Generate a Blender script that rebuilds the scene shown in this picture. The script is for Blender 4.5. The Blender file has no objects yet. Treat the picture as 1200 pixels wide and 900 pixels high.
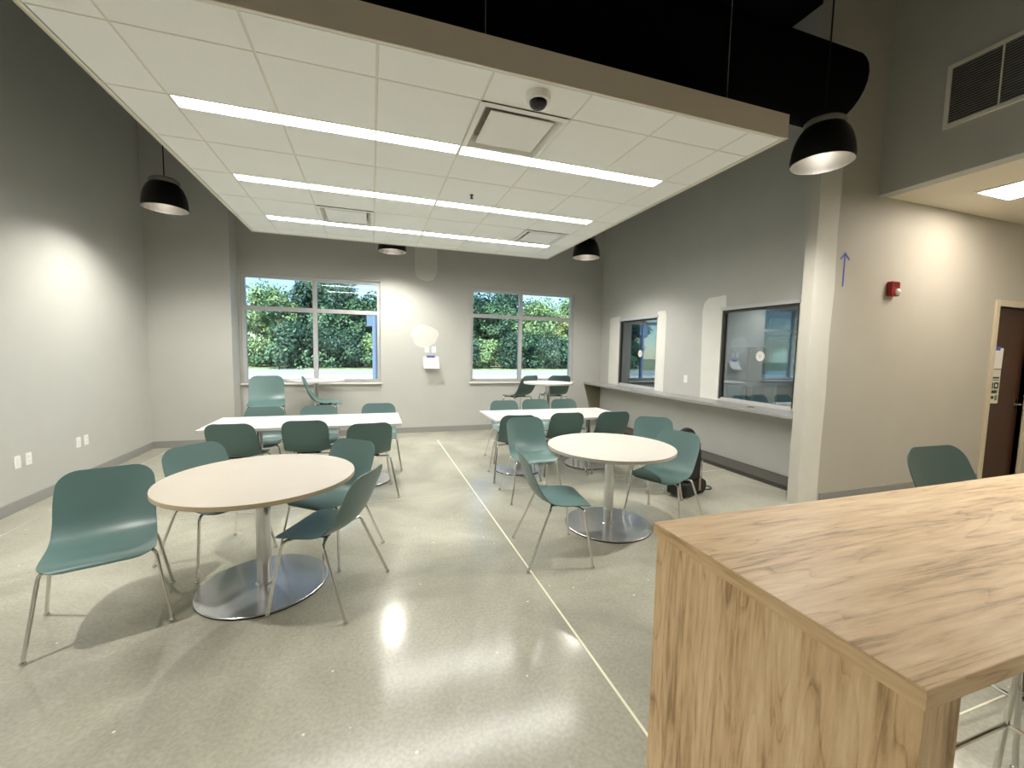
import bpy, math, random
from mathutils import Vector, Matrix
random.seed(7)
scene = bpy.context.scene
COL = scene.collection

# ------------------------------------------------------------------ camera
EYE = 1.6
cd = bpy.data.cameras.new('camera'); cam = bpy.data.objects.new('camera', cd); COL.objects.link(cam)
M = ((0.9484911858535039, -0.3162107835261767, 0.019370357249552137),
     (-0.007052054615511148, -0.08220191016780794, -0.99659074573792),
     (0.3167250209312704, 0.9451209374183417, -0.08019772296992751))
R, D, F = (Vector(r) for r in M)
mw = Matrix((R, -D, -F)).transposed().to_4x4(); mw.translation = (0, 0, EYE)
cam.matrix_world = mw
cd.sensor_fit = 'HORIZONTAL'; cd.sensor_width = 36; cd.lens = 36 * 491.7157 / 1200
cd.clip_start = 0.02; cd.clip_end = 400
scene.camera = cam

# ------------------------------------------------------------------ world, sun, exposure
w = bpy.data.worlds.new('sky'); scene.world = w; w.use_nodes = True
nt = w.node_tree; bg = nt.nodes['Background']
sky = nt.nodes.new('ShaderNodeTexSky'); sky.sky_type = 'NISHITA'; sky.sun_disc = False
sky.sun_elevation = math.radians(48); sky.sun_rotation = math.radians(200); sky.air_density = 1.0; sky.dust_density = 0; sky.ozone_density = 4
nt.links.new(sky.outputs[0], bg.inputs[0]); bg.inputs[1].default_value = 0.11
sd = bpy.data.lights.new('sun', 'SUN'); sun = bpy.data.objects.new('sun', sd); COL.objects.link(sun)
sd.energy = 6.0; sd.angle = math.radians(.6); sd.color = (1, .95, .86)
sun.rotation_euler = (math.radians(46), 0, math.radians(-24))
vs = scene.view_settings
vs.view_transform = 'Standard'; vs.look = 'None'; vs.exposure = 1.3; vs.gamma = 1; vs.use_curve_mapping = False
LINEAR_EMIT = 14.0      # linear ceiling lights
PENDANT_W = 108.0        # bulb in every dome pendant
PANEL_EMIT = 11.0        # troffer over the corridor

# ------------------------------------------------------------------ materials
def srgb(r, g, b):
    f = lambda c: (c / 12.92 if c <= .04045 else ((c + .055) / 1.055) ** 2.4)
    return (f(r / 255), f(g / 255), f(b / 255), 1)
MATS = {}
def mat(name, rgb, rough=.5, metal=0.0, spec=.5, noise=0.0, nscale=8.0, bump=0.0, bscale=60.0, emit=None, coat=0.0):
    if name in MATS: return MATS[name]
    m = bpy.data.materials.new(name); m.use_nodes = True; t = m.node_tree; b = t.nodes['Principled BSDF']
    c = srgb(*rgb)
    b.inputs['Base Color'].default_value = c
    b.inputs['Roughness'].default_value = rough; b.inputs['Metallic'].default_value = metal
    b.inputs['Specular IOR Level'].default_value = spec; b.inputs['Coat Weight'].default_value = coat
    tc = t.nodes.new('ShaderNodeTexCoord')
    if noise:
        n = t.nodes.new('ShaderNodeTexNoise'); n.inputs['Scale'].default_value = nscale; n.inputs['Detail'].default_value = 5
        t.links.new(tc.outputs['Object'], n.inputs['Vector'])
        r = t.nodes.new('ShaderNodeValToRGB')
        r.color_ramp.elements[0].position = .3; r.color_ramp.elements[1].position = .7
        r.color_ramp.elements[0].color = tuple(max(0, x * (1 - noise)) for x in c[:3]) + (1,)
        r.color_ramp.elements[1].color = tuple(min(1, x * (1 + noise)) for x in c[:3]) + (1,)
        t.links.new(n.outputs['Fac'], r.inputs[0]); t.links.new(r.outputs[0], b.inputs['Base Color'])
    if bump:
        n = t.nodes.new('ShaderNodeTexNoise'); n.inputs['Scale'].default_value = bscale; n.inputs['Detail'].default_value = 3
        t.links.new(tc.outputs['Object'], n.inputs['Vector'])
        u = t.nodes.new('ShaderNodeBump'); u.inputs['Strength'].default_value = bump; u.inputs['Distance'].default_value = .004
        t.links.new(n.outputs['Fac'], u.inputs['Height']); t.links.new(u.outputs[0], b.inputs['Normal'])
    if emit:
        b.inputs['Emission Color'].default_value = tuple(emit[0]) + (1,); b.inputs['Emission Strength'].default_value = emit[1]
    MATS[name] = m
    return m

def wood(name, stretch):
    m = bpy.data.materials.new(name); m.use_nodes = True; t = m.node_tree; b = t.nodes['Principled BSDF']
    N = t.nodes.new; L = t.links.new
    tc = N('ShaderNodeTexCoord'); mp = N('ShaderNodeMapping'); mp.inputs['Scale'].default_value = stretch
    L(tc.outputs['Object'], mp.inputs['Vector'])
    big = N('ShaderNodeTexNoise'); big.inputs['Scale'].default_value = 1.6; big.inputs['Detail'].default_value = 2; big.inputs['Distortion'].default_value = .7
    L(mp.outputs[0], big.inputs['Vector'])
    # cathedral rings: contour lines of the large noise
    mul = N('ShaderNodeMath'); mul.operation = 'MULTIPLY'; mul.inputs[1].default_value = 13
    L(big.outputs['Fac'], mul.inputs[0])
    fr = N('ShaderNodeMath'); fr.operation = 'FRACT'; L(mul.outputs[0], fr.inputs[0])
    rr = N('ShaderNodeValToRGB')
    e = rr.color_ramp.elements
    e[0].position = 0; e[0].color = (.36, .36, .36, 1); e[1].position = 1; e[1].color = (.47, .47, .47, 1)
    k = e.new(.14); k.color = (.58, .58, .58, 1); k = e.new(.75); k.color = (.55, .55, .55, 1)
    L(fr.outputs[0], rr.inputs[0])
    fine = N('ShaderNodeTexNoise'); fine.inputs['Scale'].default_value = 14; fine.inputs['Detail'].default_value = 6; fine.inputs['Roughness'].default_value = .65
    L(mp.outputs[0], fine.inputs['Vector'])
    wide = N('ShaderNodeTexNoise'); wide.inputs['Scale'].default_value = 3.2; wide.inputs['Detail'].default_value = 3
    L(mp.outputs[0], wide.inputs['Vector'])
    a = N('ShaderNodeMath'); a.operation = 'ADD'; L(rr.outputs[0], a.inputs[0]); L(fine.outputs['Fac'], a.inputs[1])
    a2 = N('ShaderNodeMath'); a2.operation = 'ADD'; L(a.outputs[0], a2.inputs[0]); L(wide.outputs['Fac'], a2.inputs[1])
    d = N('ShaderNodeMath'); d.operation = 'DIVIDE'; d.inputs[1].default_value = 3; L(a2.outputs[0], d.inputs[0])
    cr = N('ShaderNodeValToRGB'); e = cr.color_ramp.elements
    e[0].position = .40; e[0].color = srgb(158, 124, 84); e[1].position = .61; e[1].color = srgb(242, 214, 172)
    k = e.new(.5); k.color = srgb(221, 187, 141)
    L(d.outputs[0], cr.inputs[0]); L(cr.outputs[0], b.inputs['Base Color'])
    b.inputs['Roughness'].default_value = .42
    u = N('ShaderNodeBump'); u.inputs['Strength'].default_value = .08; u.inputs['Distance'].default_value = .002
    L(fine.outputs['Fac'], u.inputs['Height']); L(u.outputs[0], b.inputs['Normal'])
    return m

def concrete():
    m = bpy.data.materials.new('polished_concrete'); m.use_nodes = True; t = m.node_tree; b = t.nodes['Principled BSDF']
    N = t.nodes.new; L = t.links.new
    tc = N('ShaderNodeTexCoord')
    n1 = N('ShaderNodeTexNoise'); n1.inputs['Scale'].default_value = .8; n1.inputs['Detail'].default_value = 7; n1.inputs['Roughness'].default_value = .62; n1.inputs['Distortion'].default_value = .5
    n2 = N('ShaderNodeTexNoise'); n2.inputs['Scale'].default_value = 55; n2.inputs['Detail'].default_value = 4
    vo = N('ShaderNodeTexVoronoi'); vo.inputs['Scale'].default_value = 7
    for n in (n1, n2, vo): L(tc.outputs['Object'], n.inputs['Vector'])
    cr = N('ShaderNodeValToRGB'); e = cr.color_ramp.elements
    e[0].position = .33; e[0].color = srgb(146, 145, 132); e[1].position = .68; e[1].color = srgb(186, 184, 168)
    k = e.new(.5); k.color = srgb(167, 165, 149)
    L(n1.outputs['Fac'], cr.inputs[0])
    sp = N('ShaderNodeValToRGB'); sp.color_ramp.elements[0].position = .3; sp.color_ramp.elements[0].color = (.86, .86, .86, 1)
    sp.color_ramp.elements[1].position = .65; sp.color_ramp.elements[1].color = (1.04, 1.04, 1.04, 1); L(n2.outputs['Fac'], sp.inputs[0])
    mx = N('ShaderNodeMix'); mx.data_type = 'RGBA'; mx.blend_type = 'MULTIPLY'; mx.inputs[0].default_value = 1
    L(cr.outputs[0], mx.inputs[6]); L(sp.outputs[0], mx.inputs[7])
    fl = N('ShaderNodeValToRGB'); fl.color_ramp.elements[0].position = .03; fl.color_ramp.elements[0].color = (1, 1, 1, 1)
    fl.color_ramp.elements[1].position = .06; fl.color_ramp.elements[1].color = (0, 0, 0, 1); L(vo.outputs['Distance'], fl.inputs[0])
    mx2 = N('ShaderNodeMix'); mx2.data_type = 'RGBA'; mx2.inputs[7].default_value = srgb(222, 218, 200)
    L(fl.outputs[0], mx2.inputs[0]); L(mx.outputs[2], mx2.inputs[6]); L(mx2.outputs[2], b.inputs['Base Color'])
    rr = N('ShaderNodeMapRange'); rr.inputs[3].default_value = .10; rr.inputs[4].default_value = .22
    L(n1.outputs['Fac'], rr.inputs[0]); L(rr.outputs[0], b.inputs['Roughness'])
    b.inputs['Specular IOR Level'].default_value = .5
    return m

def glass(name, tint, refl=.06):
    m = bpy.data.materials.new(name); m.use_nodes = True; t = m.node_tree
    for n in list(t.nodes): t.nodes.remove(n)
    N = t.nodes.new; L = t.links.new
    o = N('ShaderNodeOutputMaterial'); mix = N('ShaderNodeMixShader')
    tr = N('ShaderNodeBsdfTransparent'); tr.inputs[0].default_value = tint
    gl = N('ShaderNodeBsdfGlossy'); gl.inputs['Roughness'].default_value = .01
    lw = N('ShaderNodeLayerWeight'); lw.inputs['Blend'].default_value = .25
    mr = N('ShaderNodeMapRange'); mr.inputs[3].default_value = refl; mr.inputs[4].default_value = .8
    L(lw.outputs['Fresnel'], mr.inputs[0]); L(mr.outputs[0], mix.inputs[0]); L(tr.outputs[0], mix.inputs[1]); L(gl.outputs[0], mix.inputs[2])
    L(mix.outputs[0], o.inputs[0])
    return m

WALL = mat('wall_paint', (186, 186, 179), .6, noise=.02, nscale=3, bump=.05, bscale=220)
WALL_WARMLIT = mat('wall_paint_warmlit', (186, 182, 170), .6, noise=.02, nscale=3, bump=.05, bscale=220)  # same wall paint with the warm corridor light put into its colour
PRIMER = mat('white_primer', (222, 221, 212), .6, noise=.02, nscale=6)
BLACK = mat('black_deck', (7, 7, 9), .95, spec=.05)
BASE = mat('rubber_base', (146, 146, 140), .5)
DBASE = mat('dark_rubber_base', (104, 101, 95), .5)
TOESHADOW = mat('toe_shadow', (58, 56, 50), .5)
CONC = concrete()
JOINT = mat('joint_filler', (224, 218, 196), .45)
TILE = mat('ceiling_tile', (240, 241, 238), .8, noise=.015, nscale=90, bump=.15, bscale=260)
GRID = mat('ceiling_grid', (226, 222, 208), .5)
FASCIA = mat('cloud_fascia', (214, 204, 186), .5)
LENS = mat('light_lens', (255, 255, 252), .4, emit=((1, .985, .95), LINEAR_EMIT))
TROFFER = mat('troffer_lens', (255, 250, 240), .4, emit=((1, .89, .76), PANEL_EMIT))
BULB = mat('bulb', (255, 250, 235), .4, emit=((1, .92, .78), 60))
WHITE = mat('white_enamel', (232, 231, 225), .4)
PLATE = mat('white_plate', (238, 238, 236), .35)
SHADE = mat('black_shade', (22, 22, 20), .38, coat=.2)
SHADEIN = mat('shade_liner', (46, 44, 39), .45)
ALU = mat('alu_cap', (150, 148, 138), .5, metal=.3)
FRAME = mat('window_alu', (196, 196, 194), .4, metal=.25)
SILL = mat('sill', (228, 224, 214), .35)
CLEAR = glass('window_glass', (.90, .96, .96, 1), .03)
TINT = glass('tinted_glass', (.50, .74, .88, 1), .28)
SHELL = mat('teal_shell', (84, 111, 107), .38, bump=.04, bscale=400)
CHROME = mat('chrome', (222, 220, 214), .16, metal=1.0)
STEEL = mat('brushed_steel', (214, 215, 216), .2, metal=.8, noise=.05, nscale=20)
RIM = mat('black_rim', (20, 20, 20), .5)
LAM = mat('beige_laminate', (180, 172, 158), .5, spec=.35, noise=.02, nscale=5)
LAMC = mat('cream_laminate', (192, 188, 177), .5, spec=.35)
LAMEDGE = mat('laminate_edge', (196, 178, 148), .5)
LAMW = mat('white_laminate', (196, 194, 189), .45)
GREYTOP = mat('counter_laminate', (150, 148, 144), .3, noise=.06, nscale=40)
BROWN = mat('dark_bracket', (62, 50, 42), .5)
OAKX = wood('oak_laminate_top', (.38, 4.0, 4.0)); OAKZ = wood('oak_laminate_panel', (4.2, 4.2, .42))
DOORM = mat('door_walnut', (66, 38, 22), .45, noise=.15, nscale=6)
DFRAME = mat('door_frame', (208, 196, 172), .5)
RED = mat('alarm_red', (150, 18, 20), .35)
BLUE = mat('painter_tape', (74, 92, 190), .6)
PAPER = mat('paper', (236, 234, 228), .7)
INK = mat('ink', (48, 52, 44), .7); INKG = mat('ink_green', (120, 134, 108), .7)
DARKG = mat('dark_grey_panel', (74, 78, 78), .5)
FRIDGE = mat('fridge_white', (206, 216, 226), .35)
BAGM = mat('black_nylon', (20, 20, 20), .6, bump=.2, bscale=120)
BAGT = mat('tan_webbing', (150, 132, 92), .7)
GRILLE = mat('grille_frame', (228, 226, 212), .5); GRILLED = mat('grille_dark', (34, 34, 34), .7)

# ------------------------------------------------------------------ mesh helpers
class MB:
    def __init__(s): s.v = []; s.f = []
    def add(s, vs, fs):
        o = len(s.v); s.v += [tuple(p) for p in vs]; s.f += [tuple(i + o for i in f) for f in fs]; return s
    def box(s, x0, x1, y0, y1, z0, z1):
        return s.add([(x0, y0, z0), (x1, y0, z0), (x1, y1, z0), (x0, y1, z0), (x0, y0, z1), (x1, y0, z1), (x1, y1, z1), (x0, y1, z1)],
                     [(0, 3, 2, 1), (4, 5, 6, 7), (0, 1, 5, 4), (1, 2, 6, 5), (2, 3, 7, 6), (3, 0, 4, 7)])
    def tube(s, pts, r, n=10, caps=True):
        pts = [Vector(p) for p in pts]; rings = []
        up = None
        for i, p in enumerate(pts):
            t = (pts[min(i + 1, len(pts) - 1)] - pts[max(i - 1, 0)]).normalized()
            if up is None:
                up = Vector((0, 0, 1)) if abs(t.z) < .9 else Vector((1, 0, 0))
            a = t.cross(up).normalized(); up = a.cross(t).normalized()
            rr = r[i] if isinstance(r, (list, tuple)) else r
            rings.append([p + (a * math.cos(2 * math.pi * k / n) + up * math.sin(2 * math.pi * k / n)) * rr for k in range(n)])
        vs = [q for g in rings for q in g]; fs = []
        for i in range(len(rings) - 1):
            for k in range(n):
                fs.append((i * n + k, i * n + (k + 1) % n, (i + 1) * n + (k + 1) % n, (i + 1) * n + k))
        if caps: fs += [tuple(range(n - 1, -1, -1)), tuple(range((len(rings) - 1) * n, len(rings) * n))]
        return s.add(vs, fs)
    def lathe(s, prof, n=40, c=(0, 0), close=False, caps=True):
        vs = []; fs = []
        for r, z in prof:
            for k in range(n):
                a = 2 * math.pi * k / n; vs.append((c[0] + r * math.cos(a), c[1] + r * math.sin(a), z))
        m = len(prof)
        for i in range(m if close else m - 1):
            j = (i + 1) % m
            for k in range(n): fs.append((i * n + k, i * n + (k + 1) % n, j * n + (k + 1) % n, j * n + k))
        if not close and caps:
            if prof[0][0] > 1e-6: fs.append(tuple(range(n - 1, -1, -1)))
            if prof[-1][0] > 1e-6: fs.append(tuple(range((m - 1) * n, m * n)))
        return s.add(vs, fs)
    def prism(s, poly, axis, a, b):
        # poly = 2-D points in the two other axes (in xyz order)
        def P(p, q): return {0: (q, p[0], p[1]), 1: (p[0], q, p[1]), 2: (p[0], p[1], q)}[axis]
        n = len(poly)
        return s.add([P(p, a) for p in poly] + [P(p, b) for p in poly],
                     [tuple(range(n)), tuple(range(2 * n - 1, n - 1, -1))] + [(k, k + n, (k + 1) % n + n, (k + 1) % n) for k in range(n)])
    def mesh(s, name, m, smooth=35):
        me = bpy.data.meshes.new(name); me.from_pydata(s.v, [], s.f); me.validate()
        import bmesh
        b = bmesh.new(); b.from_mesh(me); bmesh.ops.recalc_face_normals(b, faces=b.faces); b.to_mesh(me); b.free()
        me.materials.append(m)
        if smooth:
            me.shade_smooth(); me.set_sharp_from_angle(angle=math.radians(smooth))
        return me
    def build(s, name, m, parent=None, smooth=35, bevel=0):
        o = bpy.data.objects.new(name, s.mesh(name, m, smooth)); COL.objects.link(o)
        if parent is not None: o.parent = parent
        if bevel:
            mod = o.modifiers.new('bevel', 'BEVEL'); mod.width = bevel; mod.segments = 2; mod.limit_method = 'ANGLE'
        return o
def B(*a): return MB().box(*a)
def link(me, name, parent=None, loc=None):
    o = bpy.data.objects.new(name, me); COL.objects.link(o)
    if parent is not None: o.parent = parent
    if loc is not None: o.location = loc
    return o
def tag(o, label, cat, group=None):
    o['label'] = label; o['category'] = cat
    if group: o['group'] = group
    return o
def thing(name, label, cat, loc=(0, 0, 0), rz=0, group=None):
    o = bpy.data.objects.new(name, None); COL.objects.link(o); o.empty_display_size = .1
    o.location = loc; o.rotation_euler = (0, 0, rz)
    return tag(o, label, cat, group)
def struct(o, label, cat):
    o['kind'] = 'structure'; o['label'] = label; o['category'] = cat; return o
def copy_tree(o, parent=None):
    c = o.copy(); COL.objects.link(c); c.parent = parent
    for ch in list(o.children): copy_tree(ch, c)
    return c
def rounded(w, h, r, n=6, cx=0, cz=0):
    P = []
    for sx, sz, a0 in ((1, 1, 0), (-1, 1, 90), (-1, -1, 180), (1, -1, 270)):
        for k in range(n + 1):
            a = math.radians(a0 + 90 * k / n)
            P.append((cx + sx * (w / 2 - r) + r * math.cos(a), cz + sz * (h / 2 - r) + r * math.sin(a)))
    return P

# ------------------------------------------------------------------ the setting
XL, YB, XR, YD, XV, ZC, ZS = -3.17, 8.07, 4.72, 3.18, 5.18, 5.45, 3.33
YF, XE, XK = -3.0, 9.4, 11.6
fl = struct(B(XL - .2, XK + .2, YF - .2, YB + .2, -.2, 0).build('floor', CONC), 'mottled beige-grey polished concrete floor with pale saw joints', 'floor')
def joint(x0, x1, y0, y1, mm=JOINT):
    B(x0, x1, y0, y1, 0, .0012).build('floor_joint', mm, fl)
J2 = mat('old_joint', (184, 181, 164), .3)
joint(1.081, 1.094, YF, 7.3); joint(-2.9, -2.892, YF, YB - .4, J2); joint(XL, 1.081, 4.49, 4.498, J2)
joint(1.094, XE, 1.026, 1.034); joint(XL, 1.081, 1.024, 1.032, J2); joint(1.094, 4.7, 4.49, 4.498, J2); joint(5.08, 5.093, YF, 1.02)

def wall_with_holes(axis, plane0, plane1, a0, a1, z0, z1, holes):
    """solid wall made of boxes around rectangular openings; holes = (a0,a1,z0,z1)"""
    mb = MB()
    def bx(p0, p1, q0, q1):
        if p1 - p0 < 1e-4 or q1 - q0 < 1e-4: return
        if axis == 'y': mb.box(p0, p1, plane0, plane1, q0, q1)
        else: mb.box(plane0, plane1, p0, p1, q0, q1)
    cur = a0
    for h in sorted(holes):
        bx(cur, h[0], z0, z1); bx(h[0], h[1], z0, h[2]); bx(h[0], h[1], h[3], z1); cur = h[1]
    bx(cur, a1, z0, z1)
    return mb
W1 = (-2.05, .155, .965, 2.785); W2 = (1.84, 4.055, .965, 2.785); W3 = (5.62, 7.6, .965, 2.6); W4 = (9.5, 11.3, .965, 2.6)
wb = struct(wall_with_holes('y', YB, YB + .2, XL - .2, XK + .2, 0, ZC, [W1, W2, W3, W4]).build('wall_back', WALL), 'grey-beige back wall with two large windows onto trees', 'wall')
P1 = (6.19, 7.36, .97, 2.215); P2 = (3.62, 4.76, .97, 2.215)
wr = struct(wall_with_holes('x', XR, XR + .12, YD + .12, YB, 0, ZC, [P1, P2]).build('wall_right', WALL), 'grey wall with two glazed serving windows above a counter', 'wall')
struct(B(XL - .2, XL, YF - .2, YB, 0, ZC).build('wall_left', WALL), 'long plain grey wall with four outlet plates', 'wall')
struct(B(XL, -2.085, 7.7, YB, 0, ZC).build('wall_return', WALL), 'shallow beige wall return left of the first window', 'wall')
DOOR = (7.60, 8.42, 0, 2.28)
wd = struct(wall_with_holes('y', YD, YD + .12, 4.315, XE + .1, 0, ZC, [DOOR]).build('wall_door', WALL_WARMLIT), 'warm beige wall with red alarm, tape arrow and brown door', 'wall')
struct(B(XV, XV + .15, YF, YD, ZS, ZC).build('wall_bulkhead', WALL), 'high grey bulkhead wall with a large air grille', 'wall')
struct(B(XE, XE + .2, YF - .2, YD, 0, ZC).build('wall_far_right', WALL_WARMLIT), 'plain end wall of the corridor beyond the door', 'wall')
struct(B(XL, XE, YF - .2, YF, 0, ZC).build('wall_front', WALL), 'plain grey wall behind the camera', 'wall')
struct(B(XK, XK + .2, YD + .12, YB, 0, ZC).build('wall_kitchen', WALL), 'far side wall of the serving kitchen', 'wall')
struct(B(XE + .1, XK + .2, YD, YD + .12, 0, ZC).build('wall_kitchen_front', WALL), 'front wall of the serving kitchen', 'wall')
struct(B(XL - .2, XK + .2, YF - .2, YB + .2, ZC, ZC + .2).build('ceiling', BLACK), 'high black painted ceiling deck', 'ceiling')
struct(B(XV + .15, XE, YF, YD, ZS, ZS + .1).build('ceiling_corridor', mat('low_ceiling', (232, 222, 204), .7)), 'low cream ceiling over the corridor', 'ceiling')
struct(B(XR + .12, XK, YD + .12, YB, 2.75, 2.85).build('ceiling_kitchen', TILE), 'low pale ceiling of the serving kitchen', 'ceiling')

# primer patches left unpainted on the walls
FILLER = mat('wall_filler', (208, 207, 199), .6)
def patch_y(poly, parent, y, name='primer_patch', mm=PRIMER): MB().prism(poly, 1, y - .0012, y + .0005).build(name, mm, parent, smooth=0)
def patch_x(poly, parent, x, name='primer_patch'): MB().prism(poly, 0, x - .0012, x + .0005).build(name, PRIMER, parent, smooth=0)
random.seed(3)
ci = [(.955 + (.25 + .02 * math.sin(5 * a)) * math.cos(a), 1.84 + (.21 + .02 * math.sin(3 * a + 1)) * math.sin(a)) for a in [2 * math.pi * k / 36 for k in range(36)]]
patch_y(ci, wb, YB, mm=FILLER)
patch_y([(.77, 3.7), (.77, 3.02), (.80, 2.93), (.87, 2.88), (1.0, 2.85), (1.1, 2.88), (1.16, 2.97), (1.18, 3.1), (1.18, 3.7)], wb, YB, mm=FILLER)
patch_x([(7.72, .93), (7.72, 2.24), (7.70, 2.30), (7.36, 2.32), (7.36, .93)], wr, XR)
patch_x([(6.19, .93), (6.19, 2.32), (5.99, 2.32), (5.96, 2.24), (5.955, .93)], wr, XR)
patch_x([(5.10, .93), (5.14, 2.24), (5.11, 2.36), (5.03, 2.42), (4.71, 2.43), (4.70, 2.25), (4.76, 2.22), (4.76, .93)], wr, XR)
patch_x([(3.62, .93), (3.62, 2.30), (3.55, 2.38), (3.31, 2.40), (3.31, .93)], wr, XR)
patch_y([(4.315, 0), (4.60, 0), (4.60, .6), (4.615, 1.2), (4.60, 1.8), (4.62, 2.3), (4.60, 2.9), (4.61, 3.33), (4.59, 3.7), (4.315, 3.7)], wd, YD)

# baseboards
struct(B(XL, XL + .012, YF, 7.7, 0, .105).build('baseboard_left', BASE), 'grey rubber base along the left wall', 'baseboard')
struct(B(XL + .012, -2.085, 7.688, 7.7, 0, .105).build('baseboard_return', BASE), 'grey rubber base along the wall return', 'baseboard')
struct(B(-2.07, XR - .06, YB - .012, YB, 0, .105).build('baseboard_back', BASE), 'grey rubber base along the back wall', 'baseboard')
br = struct(B(XR - .05, XR, YD + .12, YB - .012, .05, .155).build('baseboard_right', DBASE), 'thick dark grey base under the serving counter', 'baseboard')
B(XR - .058, XR, YD + .12, YB - .012, 0, .05).build('toe_shadow_strip', TOESHADOW, br)  # dark strip paints the shadow at the foot of the base
struct(B(4.63, 7.5, YD - .012, YD, 0, .105).build('baseboard_door', BASE), 'grey rubber base along the warm beige wall', 'baseboard')

# windows (aluminium frame, four panes, sill)
def window(n, h, mx, tz, label):
    a0, a1, z0, z1 = h; y0, y1 = YB + .055, YB + .135; f = .055
    root = bpy.data.objects.new('window_%d' % n, None); COL.objects.link(root); struct(root, label, 'window')
    m = MB(); m.box(a0, a0 + f, y0, y1, z0, z1); m.box(a1 - f, a1, y0, y1, z0, z1); m.box(a0 + f, a1 - f, y0, y1, z1 - f, z1); m.box(a0 + f, a1 - f, y0, y1, z0, z0 + f)
    m.build('window_frame', FRAME, root, smooth=0)
    B(mx - .035, mx + .035, y0, y1, z0 + f, z1 - f).build('mullion', FRAME, root, smooth=0)
    for p0, p1 in ((a0 + f, mx - .035), (mx + .035, a1 - f)):
        B(p0, p1, y0 + .005, y1 - .005, tz - .035, tz + .035).build('transom', FRAME, root, smooth=0)
        for q0, q1 in ((z0 + f, tz - .035), (tz + .035, z1 - f)):
            B(p0, p1, y0 + .035, y0 + .043, q0, q1).build('pane', CLEAR, root, smooth=0)
    B(a0 - .02, a1 + .02, YB - .05, y0, z0 - .03, z0).build('window_sill', SILL, root, smooth=0, bevel=.004)
    return root
window(1, W1, -.935, 2.225, 'left aluminium window of four panes beside the wall return')
window(2, W2, 2.885, 2.265, 'right aluminium window of four panes near the wall corner')
window(3, W3, 6.6, 2.1, 'kitchen window standing in for trees reflected in the far serving window')  # its view stands in for trees mirrored by the serving glass
window(4, W4, 10.4, 2.1, 'kitchen window standing in for a reflection in the near serving window')  # placed where the serving glass only mirrors a window

# serving windows: frame, glass with round sticker
def serving(n, h, sy, label):
    a0, a1, z0, z1 = h; x0 = XR + .02; x1 = XR + .08; f = .035
    root = bpy.data.objects.new('window_%d' % n, None); COL.objects.link(root); struct(root, label, 'window')
    B(x0, x1, a1 - f, a1, z0, z1).build('window_frame', mat('dark_alu', (70, 68, 64), .4, metal=.4), root, smooth=0)
    B(x0, x1, a0, a0 + f, z0, z1).build('window_frame', MATS['dark_alu'], root, smooth=0)
    B(XR - .015, x1, a0 - .02, a1 + .02, z1, z1 + .045).build('head_trim', FRAME, root, smooth=0)
    B(x0, x1, a0 + f, a1 - f, z1 - .03, z1).build('window_frame', MATS['dark_alu'], root, smooth=0)
    B(x0, x1, a0 + f, a1 - f, z0, z0 + .02).build('track', FRAME, root, smooth=0)
    g = B(x0 + .02, x0 + .028, a0 + f, a1 - f, z0 + .02, z1 - .03).build('pane', TINT, root, smooth=0)
    st = MB().prism([(sy + .062 * math.cos(2 * math.pi * k / 28), 1.585 + .065 * math.sin(2 * math.pi * k / 28)) for k in range(28)], 0, x0 + .0185, x0 + .0199).build('round_sticker', PAPER, root, smooth=0)
    m = MB()
    ring = [(sy + .05 * math.cos(2 * math.pi * k / 28), 1.585 + .052 * math.sin(2 * math.pi * k / 28)) for k in range(29)]
    m.tube([(x0 + .0182, p, q) for p, q in ring], .0022, 5, caps=False)
    for dz, hw in ((.02, .02), (.006, .03), (-.008, .028), (-.022, .018)): m.box(x0 + .0178, x0 + .0184, sy - hw, sy + hw, 1.585 + dz - .003, 1.585 + dz + .003)
    m.build('sticker_print', INKG, st, smooth=0)
serving(5, P1, 6.70, 'far glazed serving window with round white sticker showing reflected trees')
serving(6, P2, 4.14, 'near glazed serving window with round white sticker and bluish tint')

# door
dr = bpy.data.objects.new('door_1', None); COL.objects.link(dr); struct(dr, 'dark brown wooden door with taped notices', 'door')
m = MB(); m.box(7.52, 7.60, YD - .02, YD + .12, 0, 2.36); m.box(8.42, 8.50, YD - .02, YD + .12, 0, 2.36); m.box(7.60, 8.42, YD - .02, YD + .12, 2.28, 2.36)
m.build('door_frame', DFRAME, dr, smooth=0, bevel=.004)
B(7.603, 8.417, YD + .05, YD + .095, .008, 2.277).build('door_leaf', DOORM, dr, smooth=0)
m = MB(); m.tube([(8.34, YD + .05, 1.0), (8.34, YD - .01, 1.0)], .012); m.tube([(8.34, YD - .008, 1.0), (8.22, YD - .008, 1.0)], .010); m.box(8.31, 8.37, YD + .043, YD + .05, .93, 1.07)
m.build('door_handle', CHROME, dr)
B(9.15, 9.155, YD - .03, YD, 0, .1).build('stop', BASE, dr, smooth=0)

# soffit / duct above: black round duct running across below the deck
tag(MB().tube([(-1.5, 2.97, 4.05), (4.08, 2.97, 4.05)], .31, 28).build('round_duct', BLACK), 'big round black duct under the black ceiling', 'duct')

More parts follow.
